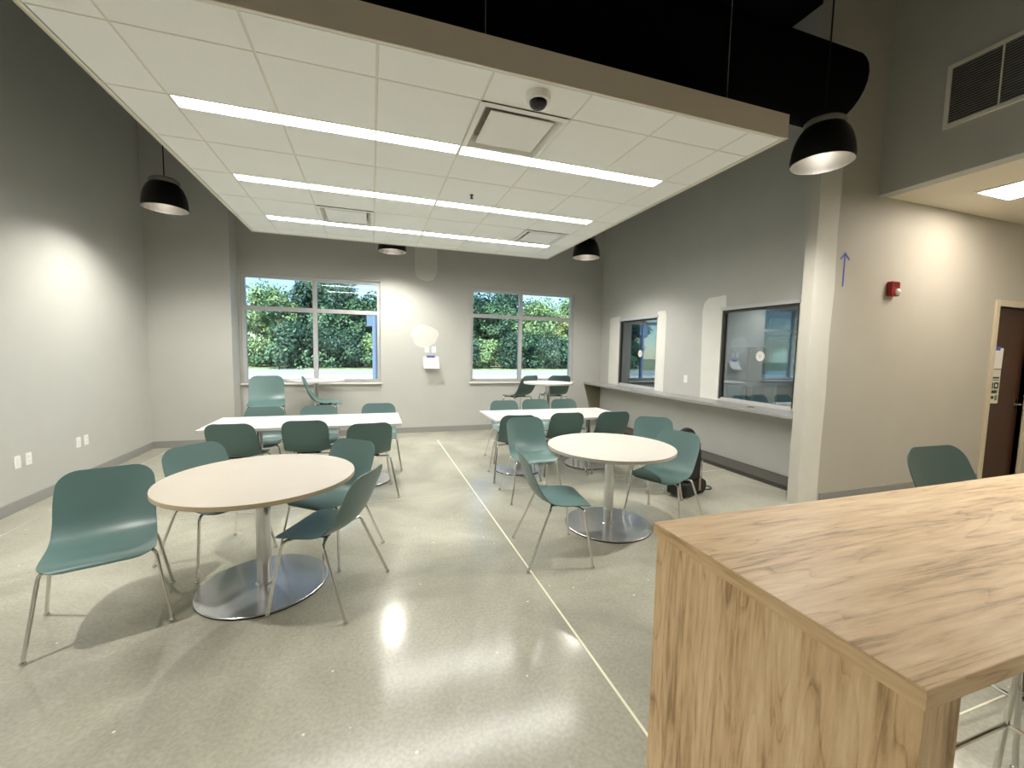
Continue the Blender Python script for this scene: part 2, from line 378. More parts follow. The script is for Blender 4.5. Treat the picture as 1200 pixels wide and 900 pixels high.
# ------------------------------------------------------------------ ceiling cloud
ZT = 3.14
CX0, CX1, CY0, CY1 = -1.525, 2.81, 2.35, 6.66
cl = thing('ceiling_cloud', 'floating cream tile ceiling with taupe edge hung below black deck', 'ceiling panel', (0, 0, 0))
gx = [CX0 + .02, -1.19, -.575, .04, .655, 1.27, 1.885, 2.5, CX1 - .02]
gy = [CY0 + .02, 2.66, 3.28, 3.91, 4.54, 5.17, 5.80, 6.42, CY1 - .02]
LY = [3.28, 4.54, 5.80]
DIFF = [(4, 1), (2, 5), (6, 5)]
B(CX0, CX1, CY0 - .008, CY0, ZT - .004, ZT + .16).build('fascia', FASCIA, cl, smooth=0)
B(CX0, CX1, CY1, CY1 + .008, ZT - .004, ZT + .16).build('fascia', FASCIA, cl, smooth=0)
B(CX0 - .008, CX0, CY0 - .008, CY1 + .008, ZT - .004, ZT + .16).build('fascia', FASCIA, cl, smooth=0)
B(CX1, CX1 + .008, CY0 - .008, CY1 + .008, ZT - .004, ZT + .16).build('fascia', FASCIA, cl, smooth=0)
m = MB()
m.box(CX0, CX0 + .02, CY0, CY1, ZT - .001, ZT + .006); m.box(CX1 - .02, CX1, CY0, CY1, ZT - .001, ZT + .006)
m.box(CX0 + .02, CX1 - .02, CY0, CY0 + .02, ZT - .001, ZT + .006); m.box(CX0 + .02, CX1 - .02, CY1 - .02, CY1, ZT - .001, ZT + .006)
m.build('edge_trim', GRID, cl, smooth=0)
for x in gx[1:-1]: B(x - .006, x + .006, CY0 + .02, CY1 - .02, ZT + .003, ZT + .03).build('grid_tee', GRID, cl, smooth=0)
for y in gy[1:-1]: B(CX0 + .02, CX1 - .02, y - .006, y + .006, ZT + .0035, ZT + .0305).build('grid_tee', GRID, cl, smooth=0)
for i in range(len(gx) - 1):
    for j in range(len(gy) - 1):
        if (i, j) in DIFF: continue
        y0 = gy[j] + .007
        if gy[j] in LY and 1 <= i <= 6: y0 = gy[j] + .152
        B(gx[i] + .007, gx[i + 1] - .007, y0, gy[j + 1] - .007, ZT + .001, ZT + .018).build('ceiling_tile', TILE, cl, smooth=0)
B(CX0, CX1, CY0, CY1, ZT + .12, ZT + .155).build('backing_deck', BLACK, cl, smooth=0)
for (x, y) in ((-1.2, 2.6), (.66, 2.6), (2.5, 2.6), (-1.2, 6.4), (.66, 6.4), (2.5, 6.4)):
    MB().tube([(x, y, ZT + .15), (x, y, ZC)], .003, 5).build('hanger_wire', ALU, cl)
ROW = ['front', 'middle', 'rear']
for j, y in enumerate(LY):
    for i, (a, b) in enumerate(((-1.184, .649), (.661, 2.494))):
        t = thing('linear_light', '%s half of the %s white linear ceiling light row' % (('left', 'right')[i], ROW[j]), 'light', (a, y, ZT), 0, 'linear lights in the ceiling cloud')
        L_ = b - a
        m = MB(); m.box(0, L_, 0, .008, 0, .05); m.box(0, L_, .142, .150, 0, .05); m.box(0, .008, .008, .142, 0, .05); m.box(L_ - .008, L_, .008, .142, 0, .05); m.box(.008, L_ - .008, .008, .142, .04, .05)
        m.build('housing', WHITE, t, smooth=0)
        B(.008, L_ - .008, .008, .142, .004, .012).build('lens', LENS, t, smooth=0)
DL = ['large square white air diffuser beside the dome camera', 'far left air diffuser near the rear light row', 'far right air diffuser near the rear light row']
for k, (i, j) in enumerate(DIFF):
    x0, x1, y0, y1 = gx[i] + .001, gx[i + 1] - .001, gy[j] + .001, gy[j + 1] - .001
    t = thing('air_diffuser', DL[k], 'air vent', ((x0 + x1) / 2, (y0 + y1) / 2, ZT), 0, 'square air diffusers in the ceiling cloud')
    hx, hy = (x1 - x0) / 2, (y1 - y0) / 2
    # sloping frame: outer rim down at the ceiling plane, inner throat higher
    m = MB(); r = [(hx, hy, -.006), (hx - .035, hy - .035, -.012), (hx - .075, hy - .075, .055), (hx - .075, hy - .075, .075)]
    vs_ = []; fs_ = []
    for (ax, ay, az) in r: vs_ += [(-ax, -ay, az), (ax, -ay, az), (ax, ay, az), (-ax, ay, az)]
    for q in range(3):
        for e in range(4): fs_.append((q * 4 + e, q * 4 + (e + 1) % 4, q * 4 + 4 + (e + 1) % 4, q * 4 + 4 + e))
    m.add(vs_, fs_); m.build('diffuser_frame', WHITE, t, smooth=0)
    B(-hx + .07, hx - .07, -hy + .07, hy - .07, .072, .076).build('throat', mat('throat_grey', (168, 164, 150), .6), t, smooth=0)
    B(-hx + .085, hx - .085, -hy + .085, hy - .085, -.004, .004).build('face_plate', WHITE, t, smooth=0, bevel=.003)
    for sx in (-1, 1): B(sx * .2 - .006, sx * .2 + .006, -.006, .006, .004, .072).build('bracket', WHITE, t, smooth=0)
t = thing('dome_camera', 'small white and black dome camera on the ceiling cloud', 'camera', (.965, 2.485, ZT)); t.scale = (1.25, 1.25, 1.25)
MB().lathe([(.058, .0), (.060, -.012), (.056, -.032), (.046, -.036)], 28).build('housing', WHITE, t)
MB().lathe([(.044, -.036)] + [(.044 * math.cos(a), -.036 - .036 * math.sin(a)) for a in [math.pi / 2 * k / 8 for k in range(1, 8)]] + [(0.0005, -.072)], 24).build('dome', mat('smoked_dome', (10, 10, 26), .08), t)
t = thing('sprinkler_head', 'tiny dark sprinkler head under the ceiling cloud', 'sprinkler', (.96, 4.25, ZT + .001))
MB().lathe([(.02, 0), (.02, -.004), (.008, -.005), (.008, -.028)], 14).build('body', mat('sprinkler_bronze', (60, 54, 44), .4, metal=.6), t)
MB().lathe([(.017, -.033), (.017, -.036)], 14).build('deflector', MATS['sprinkler_bronze'], t)
m = MB(); m.tube([(-.008, 0, -.026), (-.013, 0, -.03), (-.006, 0, -.034)], .0018, 6); m.tube([(.008, 0, -.026), (.013, 0, -.03), (.006, 0, -.034)], .0018, 6); m.build('yoke', MATS['sprinkler_bronze'], t)

# ------------------------------------------------------------------ pendants
def pendant(loc, label):
    t = thing('pendant_lamp', label, 'lamp', loc, 0, 'black dome pendant lamps')
    r = .222
    out = [(.222, 0), (.220, .05), (.211, .12), (.196, .18), (.172, .235), (.140, .275), (.115, .292)]
    inn = [(.110, .284), (.136, .268), (.167, .229), (.191, .176), (.206, .118), (.215, .05), (.217, 0)]
    MB().lathe(out + inn, 48, close=True).build('shade', SHADE, t)
    MB().lathe([(a - .0015, z) for a, z in reversed(inn)], 48, caps=False).build('liner', SHADEIN, t)
    MB().lathe([(.143, .278), (.146, .30), (.142, .318), (.120, .336), (.060, .350), (.016, .36), (.0005, .362)], 32).build('cap', ALU, t)
    MB().tube([(0, 0, .36), (0, 0, ZC - loc[2])], .006, 8).build('cord', RIM, t)
    bl = MB().lathe([(.02, .25), (.022, .225), (.04, .195), (.05, .165), (.047, .14), (.030, .122), (.0005, .115)], 20).build('bulb', BULB, t)
    ld = bpy.data.lights.new('pendant_bulb', 'SPOT'); ld.energy = PENDANT_W; ld.shadow_soft_size = .045; ld.spot_size = math.radians(144); ld.spot_blend = 1.0; ld.color = (1, .965, .90)
    lo = bpy.data.objects.new('bulb_light', ld); COL.objects.link(lo); lo.parent = t; lo.location = (0, 0, .09)
    return t
pendant((-2.25, 6.02, 3.15), 'black dome pendant hanging beside the left wall')
pendant((.327, 7.2, 3.15), 'black dome pendant half hidden behind the cloud above the left window edge')
pendant((3.38, 6.35, 3.15), 'black dome pendant near the far right corner, partly hidden by the cloud')
pendant((3.46, 2.56, 3.15), 'large near black dome pendant glowing at upper right')
pendant((-2.25, 2.45, 3.15), 'black dome pendant beside the left wall outside the picture')
pendant((-2.25, -1.1, 3.15), 'unseen black dome pendant added for light behind the camera on the left')  # unseen lamp, added to light the room from behind
pendant((3.46, -1.1, 3.15), 'unseen black dome pendant added for light behind the camera on the right')  # also unseen and added for its light

# corridor troffer, bulkhead grille
for tx, tl in ((5.95, 'glowing recessed light panel in the low corridor ceiling beside the bulkhead'), (7.75, 'second recessed corridor light panel, unseen, added as fill further right')):  # the second panel is unseen, added to brighten the right side
    t = thing('ceiling_troffer', tl, 'light', (tx, 1.56 if tx < 7 else -.6, ZS - .012), 0, 'recessed corridor light panels')
    m = MB(); m.box(0, .61, 0, .03, 0, .012); m.box(0, .61, 1.19, 1.22, 0, .012); m.box(0, .03, .03, 1.19, 0, .012); m.box(.58, .61, .03, 1.19, 0, .012); m.build('frame', WHITE, t, smooth=0)
    B(.03, .58, .03, 1.19, .004, .012).build('lens', TROFFER, t, smooth=0)
t = thing('air_grille', 'big louvred return air grille high on the bulkhead wall', 'air vent', (XV, 0, 0))
y0, y1, z0, z1 = 1.55, 2.68, 3.77, 4.34; f = .035
m = MB(); m.box(-.015, 0, y0, y1, z0, z0 + f); m.box(-.015, 0, y0, y1, z1 - f, z1); m.box(-.015, 0, y0, y0 + f, z0 + f, z1 - f); m.box(-.015, 0, y1 - f, y1, z0 + f, z1 - f); m.build('grille_frame', GRILLE, t, smooth=0)
B(-.003, 0, y0 + f, y1 - f, z0 + f, z1 - f).build('backing', GRILLED, t, smooth=0)
for yy in (1.93, 2.305): B(-.013, -.003, yy - .006, yy + .006, z0 + f, z1 - f).build('divider', GRILLE, t, smooth=0)
n = 22; hgt = (z1 - z0 - 2 * f) / n
lm = MB().add([(-.013, y0 + f, .0), (-.013, y1 - f, .0), (-.003, y1 - f, hgt * .62), (-.003, y0 + f, hgt * .62), (-.012, y0 + f, -.002), (-.012, y1 - f, -.002), (-.002, y1 - f, hgt * .62 - .002), (-.002, y0 + f, hgt * .62 - .002)],
              [(0, 1, 2, 3), (4, 7, 6, 5), (0, 4, 5, 1), (2, 6, 7, 3), (0, 3, 7, 4), (1, 5, 6, 2)]).mesh('louvre', mat('louvre', (150, 150, 142), .5), 0)
for k in range(n): link(lm, 'louvre', t, (0, 0, z0 + f + .004 + k * hgt))

# ------------------------------------------------------------------ serving counter on the right
t = thing('serving_counter', 'long narrow grey counter under the serving windows', 'counter', (0, 0, 0))
B(4.33, XR - .002, YD + .125, YB - .003, .905, .945).build('countertop', GREYTOP, t, smooth=0, bevel=.004)
MB().prism([(4.34, .904), (XR - .002, .904), (XR - .002, .16), (4.55, .16)], 1, YB - .045, YB - .005).build('end_bracket', mat('olive_panel', (120, 116, 92), .5), t, smooth=0)
for yy in (): MB().prism([(4.45, .904), (XR - .002, .904), (XR - .002, .62)], 1, yy - .02, yy + .02).build('bracket', WALL, t, smooth=0)
tag(MB().lathe([(.045, .946), (.045, .95), (.03, .952), (.0005, .952)], 20, (4.52, 4.02)).build('grommet', mat('grommet_grey', (70, 70, 70), .4)), 'small dark round cable cap on the grey counter', 'grommet')

# plates on the walls
def plate_x(x, y, z, label, sgn, rocker, group='outlet plates low on the left wall'):
    t = thing('wall_plate', label, 'wall plate', (x, y, z), 0 if sgn > 0 else math.pi, group)
    MB().prism(rounded(.075, .118, .008), 0, 0, .006).build('cover', PLATE, t, smooth=0)
    if rocker: B(.006, .0085, -.017, .017, -.034, .034).build('insert', WHITE, t, smooth=0)
    else:
        for dz in (-.022, .022):
            MB().prism(rounded(.034, .030, .010, 4, 0, dz), 0, .006, .0085).build('socket', PLATE, t, smooth=0)
            m = MB(); m.box(.0085, .009, -.008, -.006, dz - .003, dz + .007); m.box(.0085, .009, .006, .008, dz - .003, dz + .007); m.build('slot', INK, t, smooth=0)
plate_x(XL, 5.14, .46, 'first white wall plate from the left picture edge, blank rocker', 1, True)
plate_x(XL, 5.275, .46, 'second white wall plate from the left picture edge, double outlet', 1, False)
plate_x(XL, 6.01, .462, 'third white wall plate on the left wall, blank rocker', 1, True)
plate_x(XL, 6.145, .462, 'white wall plate on the left wall closest to the far corner', 1, False)
plate_x(XR, 5.42, 1.2, 'white switch plate between the two serving windows', -1, True, 'switch plates')
for x, lab in ((.99, 'left white switch plate above the taped paper on back wall'), (1.12, 'right white switch plate above the taped paper on back wall')):
    t = thing('wall_plate', lab, 'wall plate', (x, YB, 1.585), 0, 'switch plates')
    MB().prism(rounded(.075, .118, .008), 1, -.012, 0).build('cover', PLATE, t, smooth=0)
    B(-.017, .017, -.0155, -.012, -.034, .034).build('insert', WHITE, t, smooth=0)
# curled paper taped under the switches
t = thing('taped_paper', 'white paper sheet hung on the back wall with blue tape', 'paper', (1.07, YB, 1.33))
prof = [(-.002, .12), (-.006, .06), (-.03, -.0), (-.07, -.06), (-.12, -.10)]
vs_ = [(sx, y, z) for sx in (-.145, .145) for (y, z) in prof] + [(sx, y - .001, z - .0008) for sx in (-.145, .145) for (y, z) in prof]
fs_ = []
for k in range(4): fs_ += [(k, k + 1, k + 6, k + 5), (10 + k, 15 + k, 16 + k, 11 + k)]
fs_ += [(0, 5, 15, 10), (4, 14, 19, 9)] + [(k, 10 + k, 11 + k, k + 1) for k in range(4)] + [(5 + k, 6 + k, 16 + k, 15 + k) for k in range(4)]
MB().add(vs_, fs_).build('sheet', PAPER, t)
B(-.085, .075, -.0045, -.0032, .085, .14).build('tape', BLUE, t, smooth=0)

# tape arrow, fire alarm, door notices on the warm wall
t = thing('tape_arrow', 'upward arrow of blue painter tape on the warm wall', 'tape', (4.735, YD, 2.52))
MB().prism([(-.011, -.18), (.011, -.18), (.013, .15), (-.009, .15)], 1, -.002, -.0012).build('shaft', BLUE, t, smooth=0)
MB().prism([(.0, .175), (-.07, .105), (-.06, .092), (.004, .150)], 1, -.003, -.0021).build('barb', BLUE, t, smooth=0)
MB().prism([(.0, .176), (.075, .108), (.065, .094), (-.004, .152)], 1, -.0041, -.0031).build('barb', BLUE, t, smooth=0)
t = thing('fire_alarm', 'red fire alarm strobe on the warm wall', 'alarm', (5.50, YD, 2.36))
MB().prism(rounded(.14, .16, .02), 1, -.055, 0).build('body', RED, t, smooth=30, bevel=.006)
MB().lathe([(.036, 0), (.034, .016), (.022, .028), (.0005, .033)], 20).build('strobe_lens', mat('strobe', (225, 222, 215), .1), t)
t.children[1].rotation_euler = (math.radians(90), 0, 0); t.children[1].location = (.02, -.055, -.035)
m = MB()
for k in range(4): m.box(-.045, .045, -.058, -.055, .022 + k * .012, .027 + k * .012)
m.build('sounder_slots', mat('dark_red', (96, 8, 10), .4), t, smooth=0)
t = thing('door_notice', 'white notice taped with blue tape to the brown door', 'notice', (7.80, YD + .05, 1.62))
MB().prism([(-.13, -.14), (.13, -.14), (.135, .13), (-.13, .14)], 1, -.002, -.001).build('sheet', PAPER, t, smooth=0)
B(-.07, .06, -.0032, -.0021, .10, .15).build('tape', BLUE, t, smooth=0)
t = thing('door_poster', 'pale printed notice with two dark boxes below the door notice', 'notice', (7.79, YD + .05, 1.25))
B(-.135, .135, -.0025, -.001, -.23, .22).build('sheet', mat('poster_paper', (216, 216, 200), .7), t, smooth=0)
def ink(x0, x1, z0, z1, mm): B(x0, x1, -.0031, -.0026, z0, z1).build('print', mm, t, smooth=0)
ink(-.11, -.07, .165, .195, INK); ink(-.08, .11, .10, .122, INK); ink(-.09, .11, .072, .088, INKG)
for sx in (-.105, .01): ink(sx, sx + .10, -.035, .05, INK)
m = MB()
for sx in (-.055, .06): m.prism([(sx + .022 * math.cos(a), .008 + .022 * math.sin(a)) for a in [2 * math.pi * k / 14 for k in range(14)]], 1, -.0037, -.0032)
m.build('print_dots', PAPER, t, smooth=0)
ink(-.10, .10, -.10, -.05, INKG); ink(-.08, .08, -.088, -.062, INK); ink(-.11, -.05, -.19, -.13, INKG); ink(-.03, .03, -.17, -.13, INK); ink(.05, .11, -.19, -.12, INKG)

# ------------------------------------------------------------------ kitchen behind the serving windows
t = thing('tall_cabinet', 'tall dark grey cabinet behind the far serving window', 'cabinet', (4.88, 7.3, 0))
B(0, .66, .02, .74, 0, 2.3).build('body', DARKG, t, smooth=0)
B(.005, .655, 0, .02, .1, 2.28).build('door', DARKG, t, smooth=0)
t = thing('refrigerator', 'pale refrigerator behind the near serving window', 'refrigerator', (6.32, 6.25, 0))
B(0, .56, .05, .7, .02, 1.74).build('body', FRIDGE, t, smooth=0, bevel=.01)
B(0, .56, 0, .045, .05, 1.1).build('door', FRIDGE, t, smooth=0, bevel=.01); B(0, .56, 0, .045, 1.12, 1.74).build('door', FRIDGE, t, smooth=0, bevel=.01)
for a, b_ in ((.6, 1.05), (1.18, 1.45)): MB().tube([(.05, -.0, a), (.05, -.035, a + .02), (.05, -.035, b_ - .02), (.05, 0, b_)], .010, 8).build('handle', CHROME, t)
t = thing('kitchen_cupboard', 'dark narrow cupboard beside the pale refrigerator', 'cabinet', (6.92, 6.25, 0))
B(0, .42, .02, .7, 0, 1.75).build('body', DARKG, t, smooth=0); B(.006, .414, 0, .02, .1, 1.73).build('door', DARKG, t, smooth=0)
MB().tube([(.36, 0, .9), (.36, -.03, .92), (.36, -.03, 1.08), (.36, 0, 1.1)], .006, 8).build('handle', CHROME, t)
t = thing('prep_table', 'white topped prep table inside the kitchen', 'table', (5.75, 5.3, 0))
B(0, .85, 0, .55, 1.08, 1.11).build('table_top', WHITE, t, smooth=0)
for x, y in ((.05, .05), (.8, .05), (.05, .5), (.8, .5)): MB().tube([(x, y, 0), (x, y, 1.08)], .02, 8).build('leg', CHROME, t)
t = thing('kitchen_counter', 'kitchen base cabinet run with white worktop beneath the kitchen window', 'counter', (7.9, 7.42, 0))
B(0, 3.6, .03, .62, 0, .88).build('body', DARKG, t, smooth=0); B(0, 3.6, 0, .62, .88, .92).build('worktop', WHITE, t, smooth=0)
for k in range(6): B(.01 + k * .6, .59 + k * .6, .01, .03, .1, .86).build('door', DARKG, t, smooth=0)
kl = thing('kitchen_fill', 'dim square ceiling light, unseen, added to light the kitchen', 'light', (8.2, 5.4, 2.73))  # unseen panel added so the kitchen gets some light
B(0, .6, 0, .6, .012, .02).build('housing', WHITE, kl, smooth=0)
B(.02, .58, .02, .58, .004, .012).build('lens', mat('kitchen_fill_lens', (255, 255, 255), .4, emit=((.8, .9, 1), 4.0)), kl, smooth=0)

# ------------------------------------------------------------------ chairs
def spline(pts, n):
    out = []
    P = [pts[0]] + list(pts) + [pts[-1]]
    for i in range(1, len(P) - 2):
        for k in range(n):
            u = k / n; q = []
            for d in range(len(pts[0])):
                a, b, c, e = P[i - 1][d], P[i][d], P[i + 1][d], P[i + 2][d]
                q.append(.5 * (2 * b + (c - a) * u + (2 * a - 5 * b + 4 * c - e) * u * u + (3 * b - a - 3 * c + e) * u ** 3))
            out.append(q)
    out.append(list(pts[-1])); return out
def shell_mesh():
    # (y forward, z, half width, cup = how far the edges rise / wrap)
    key = [(.266, .430, .222, .000), (.245, .447, .228, .002), (.17, .454, .233, .008), (.07, .450, .233, .014), (-.02, .449, .230, .022),
           (-.095, .466, .226, .034), (-.148, .510, .224, .042), (-.185, .570, .224, .040), (-.212, .640, .226, .034), (-.236, .710, .224, .026), (-.258, .780, .216, .020), (-.274, .832, .206, .018)]
    S = spline(key, 4)
    # arc length for corner rounding
    d = [0]
    for a, b in zip(S, S[1:]): d.append(d[-1] + math.hypot(b[0] - a[0], b[1] - a[1]))
    T = d[-1]
    # resample, dense at both ends
    us = [0, .003, .008, .015, .025, .04, .06, .085] + [.11 + (.89 - .11) * k / 16 for k in range(17)] + [1 - q for q in (.085, .06, .04, .025, .015, .008, .003, 0)]
    rows = []
    for u in us:
        q = u * T; i = 0
        while i < len(d) - 2 and d[i + 1] < q: i += 1
        f = (q - d[i]) / max(1e-9, d[i + 1] - d[i])
        a, b = S[i], S[i + 1]; p = [a[k] + (b[k] - a[k]) * f for k in range(4)]
        tan = Vector((0, b[0] - a[0], b[1] - a[1])).normalized()
        nrm = Vector((0, -tan.z, tan.y))
        if nrm.z < 0 and abs(nrm.z) > .7: nrm = -nrm
        rc = .085
        e = min(q, T - q); w_ = p[2]
        if e < rc: w_ -= rc * (1 - math.sqrt(max(0, 1 - (1 - e / rc) ** 2)))
        rows.append((p[0], p[1], w_, p[3], p[2], nrm))
    nu = 14; vs_ = []; fs_ = []
    grid = []
    for (y, z, w_, cup, W0, nr) in rows:
        row = []
        for k in range(nu + 1):
            s = -1 + 2 * k / nu; x = s * w_
            rise = cup * abs(x / W0) ** 2.2
            # edges of the seat rise, edges of the back come forward
            up = Vector((0, -nr.y, -nr.z)) if nr.z < 0 else nr
            row.append(Vector((x, y, z)) + (Vector((0, abs(nr.y), abs(nr.z)))) * rise)
        grid.append(row)
    th = .006
    nR = len(grid)
    def N(i, k):
        a = grid[min(i + 1, nR - 1)][k] - grid[max(i - 1, 0)][k]; b = grid[i][min(k + 1, nu)] - grid[i][max(k - 1, 0)]
        n_ = b.cross(a); return n_.normalized() if n_.length > 1e-9 else Vector((0, 0, 1))
    c = nu + 1
    for i in range(nR):
        for k in range(c): vs_.append(grid[i][k])
    for i in range(nR):
        for k in range(c): vs_.append(grid[i][k] - N(i, k) * th * (-1 if N(nR // 4, nu // 2).z < 0 else 1))
    o = nR * c
    for i in range(nR - 1):
        for k in range(nu):
            a, b, e, g = i * c + k, i * c + k + 1, (i + 1) * c + k + 1, (i + 1) * c + k
            fs_.append((a, b, e, g)); fs_.append((o + a, o + g, o + e, o + b))
    per = [k for k in range(c)] + [i * c + nu for i in range(1, nR)] + [(nR - 1) * c + k for k in range(nu - 1, -1, -1)] + [i * c for i in range(nR - 2, 0, -1)]
    for a, b in zip(per, per[1:] + per[:1]): fs_.append((a, o + a, o + b, b))
    return MB().add(vs_, fs_)
def bend(p0, p1, p2, r, n=5):
    p0, p1, p2 = Vector(p0), Vector(p1), Vector(p2)
    a = p1 + (p0 - p1).normalized() * r; b = p1 + (p2 - p1).normalized() * r
    return [p0] + [(1 - u) ** 2 * a + 2 * u * (1 - u) * p1 + u * u * b for u in [k / n for k in range(n + 1)]] + [p2]
SHELLME = shell_mesh().mesh('seat_shell', SHELL, 50)
def make_chair(name, lift):
    t = bpy.data.objects.new(name, None); COL.objects.link(t); t.empty_display_size = .1
    link(SHELLME, 'seat_shell', t, (0, 0, lift))
    zt = .424 + lift
    for sy, yi, yb, yf in ((1, .12, .185, .245), (-1, -.03, -.075, -.245)):
        for sx in (-1, 1):
            leg = MB().tube(bend((sx * .10, yi, zt), (sx * .225, yb, zt + .004), (sx * .288, yf, .012), .035), .0095, 10).build('leg', CHROME, t)
            MB().lathe([(.013, 0), (.014, .004), (.013, .014), (.0095, .018)], 12, (sx * .288, yf)).build('foot_glide', CHROME, leg)
    m = MB(); m.tube([(-.10, .12, zt), (-.10, -.03, zt)], .0095, 8); m.tube([(.10, .12, zt), (.10, -.03, zt)], .0095, 8)
    m.tube([(-.10, .02, zt), (.10, .02, zt)], .0095, 8)
    for sx in (-1, 1):
        for y in (.10, -.02): m.box(sx * .10 - .018, sx * .10 + .018, y - .018, y + .018, zt + .002, zt + .022)
    m.build('underframe', mat('black_frame', (26, 26, 26), .4), t)
    if lift:
        h = .27; k = 1 - h / zt; ex = .225 + .063 * k
        fy, by = .185 + .06 * k, -.075 - .17 * k
        P = [(-ex, fy, h), (ex, fy, h), (ex, by, h), (-ex, by, h)]
        for a, b in zip(P, P[1:] + P[:1]): MB().tube([a, b], .008, 8).build('foot_rail', CHROME, t)
    return t
CH0 = make_chair('cafe_chair', 0); ST0 = make_chair('bar_stool', .325)
first = {'c': True, 's': True}
def put(kind, x, y, heading, label, group):
    src = CH0 if kind == 'c' else ST0
    o = src if first[kind] else copy_tree(src); first[kind] = False
    o.location = (x, y, 0); o.rotation_euler = (0, 0, math.radians(heading - 90))
    tag(o, label, 'chair' if kind == 'c' else 'stool', group)
    return o
GA = 'teal shell chairs at the left round table'; GB = 'teal shell chairs at the right round table'
GC = 'teal shell chairs at the left long table'; GD = 'teal shell chairs at the right long table'; GS = 'teal shell bar stools'
put('c', -1.46, 2.94, -70, 'teal shell chair nearest the left wall, turned away from the left round table', GA)
put('c', -1.11, 3.595, -41.8, 'teal chair behind the left edge of the left round table', GA)
put('c', -.25, 2.85, 154, 'teal chair in front of the left round table, seen from the side', GA)
put('c', -.30, 3.475, -129, 'teal chair at the far right of the left round table', GA)
put('c', 1.34, 2.956, -8, 'teal chair nearest the floor joint, front of the right round table', GB)
put('c', 1.66, 4.24, -92, 'teal chair behind the left edge of the right round table, facing the camera', GB)
put('c', 2.66, 3.27, -156, 'teal chair at the right of the right round table, nearest the wood island', GB)
put('c', 3.08, 3.99, -122, 'teal chair between the right round table and the black bag', GB)
put('c', -1.31, 4.97, 86, 'left chair on the near side of the left long table', GC)
put('c', -.66, 5.03, 88, 'middle chair on the near side of the left long table', GC)
put('c', -.05, 4.74, 97, 'right chair on the near side of the left long table', GC)
put('c', -1.27, 5.66, -90, 'left chair on the far side of the left long table', GC)
put('c', -.645, 5.68, -88, 'middle chair on the far side of the left long table', GC)
put('c', .08, 5.80, -92, 'right chair on the far side of the left long table', GC)
put('c', 1.70, 4.93, 82, 'dark chair at the left end of the near side of the right long table', GD)
put('c', 2.37, 5.0, 84, 'middle chair on the near side of the right long table', GD)
put('c', 3.03, 4.97, 84, 'right chair on the near side of the right long table', GD)
put('c', 1.91, 5.82, -90, 'left chair on the far side of the right long table', GD)
put('c', 2.45, 5.90, -90, 'middle chair on the far side of the right long table', GD)
put('c', 2.92, 5.85, -90, 'right chair on the far side of the right long table', GD)
put('s', -1.42, 6.72, -80, 'bar stool facing the camera below the left window', GS)
put('s', -.70, 6.80, 5, 'bar stool seen from the side at the left high table', GS)
put('s', 2.58, 7.24, 118, 'left bar stool behind the right high table, turned to the window', GS)
put('s', 3.28, 7.26, 88, 'right bar stool behind the right high table with its back shown', GS)
put('s', 2.67, 1.04, -92, 'bar stool behind the wood island, only its teal back showing', GS)
put('s', 1.93, .555, 90, 'bar stool tucked under the near side of the wood island', GS)

# ------------------------------------------------------------------ tables
def round_table(x, y, z, r, rb, rc, label, name='round_table', top=LAM, edge=LAMEDGE):
    t = thing(name, label, 'table', (x, y, 0))
    th = .028
    MB().lathe([(r - .003, z - th), (r, z - th + .002), (r, z - .004)], 72).build('edge_band', edge, t)
    MB().lathe([(r - .0005, z - .006), (r - .001, z - .001), (r - .004, z)], 72).build('table_top', top, t)
    MB().lathe([(rc, .022), (rc, z - th - .012)], 28).build('column', STEEL, t)
    MB().lathe([(.15, z - th - .012), (.15, z - th)], 24).build('mount_plate', RIM, t)
    bs = MB().lathe([(rb - .004, .010), (rb, .011), (rb, .015), (rb - .004, .018), (rc + .01, .0185), (rc, .026)], 64).build('base_disc', STEEL, t)
    MB().lathe([(rb - .003, 0), (rb - .002, .010)], 64).build('base_rim', RIM, bs)
    return t
round_table(-.69, 3.08, .75, .57, .388, .045, 'near round beige table on a steel disc base, left side of the room')
round_table(2.075, 3.31, .75, .572, .395, .045, 'round beige table on a steel disc base beside the wood island', top=LAMC, edge=LAMC)
round_table(-.865, 7.5, 1.06, .43, .32, .042, 'high round white table below the left window', 'high_table', LAMW, LAMW)
round_table(2.87, 6.62, 1.065, .42, .32, .042, 'high round white table below the right window', 'high_table', LAMW, LAMW)
def long_table(x0, x1, y0, y1, z, bases, by, label, rz=0):
    t = thing('long_table', label, 'table', (0, 0, 0))
    B(x0, x1, y0, y1, z - .03, z).build('table_top', LAMW, t, smooth=0, bevel=.004)
    for bx_ in bases:
        MB().lathe([(.04, .02), (.04, z - .055)], 24, (bx_, by)).build('column', STEEL, t)
        m = MB(); m.box(bx_ - .04, bx_ + .04, y0 + .1, y1 - .1, z - .055, z - .031); m.build('support_bar', BROWN, t, smooth=0)
        bs = MB().lathe([(.306, .010), (.31, .011), (.31, .015), (.306, .018), (.05, .0185), (.04, .026)], 56, (bx_, by)).build('base_disc', STEEL, t)
        MB().lathe([(.307, 0), (.308, .010)], 56, (bx_, by)).build('base_rim', RIM, bs)
long_table(-1.66, .325, 4.86, 5.68, .75, (-1.2, -.09), 5.27, 'left long white table on two steel disc bases')
long_table(1.42, 3.27, 4.80, 5.64, .75, (1.86, 2.90), 5.24, 'right long white table on two steel disc bases')

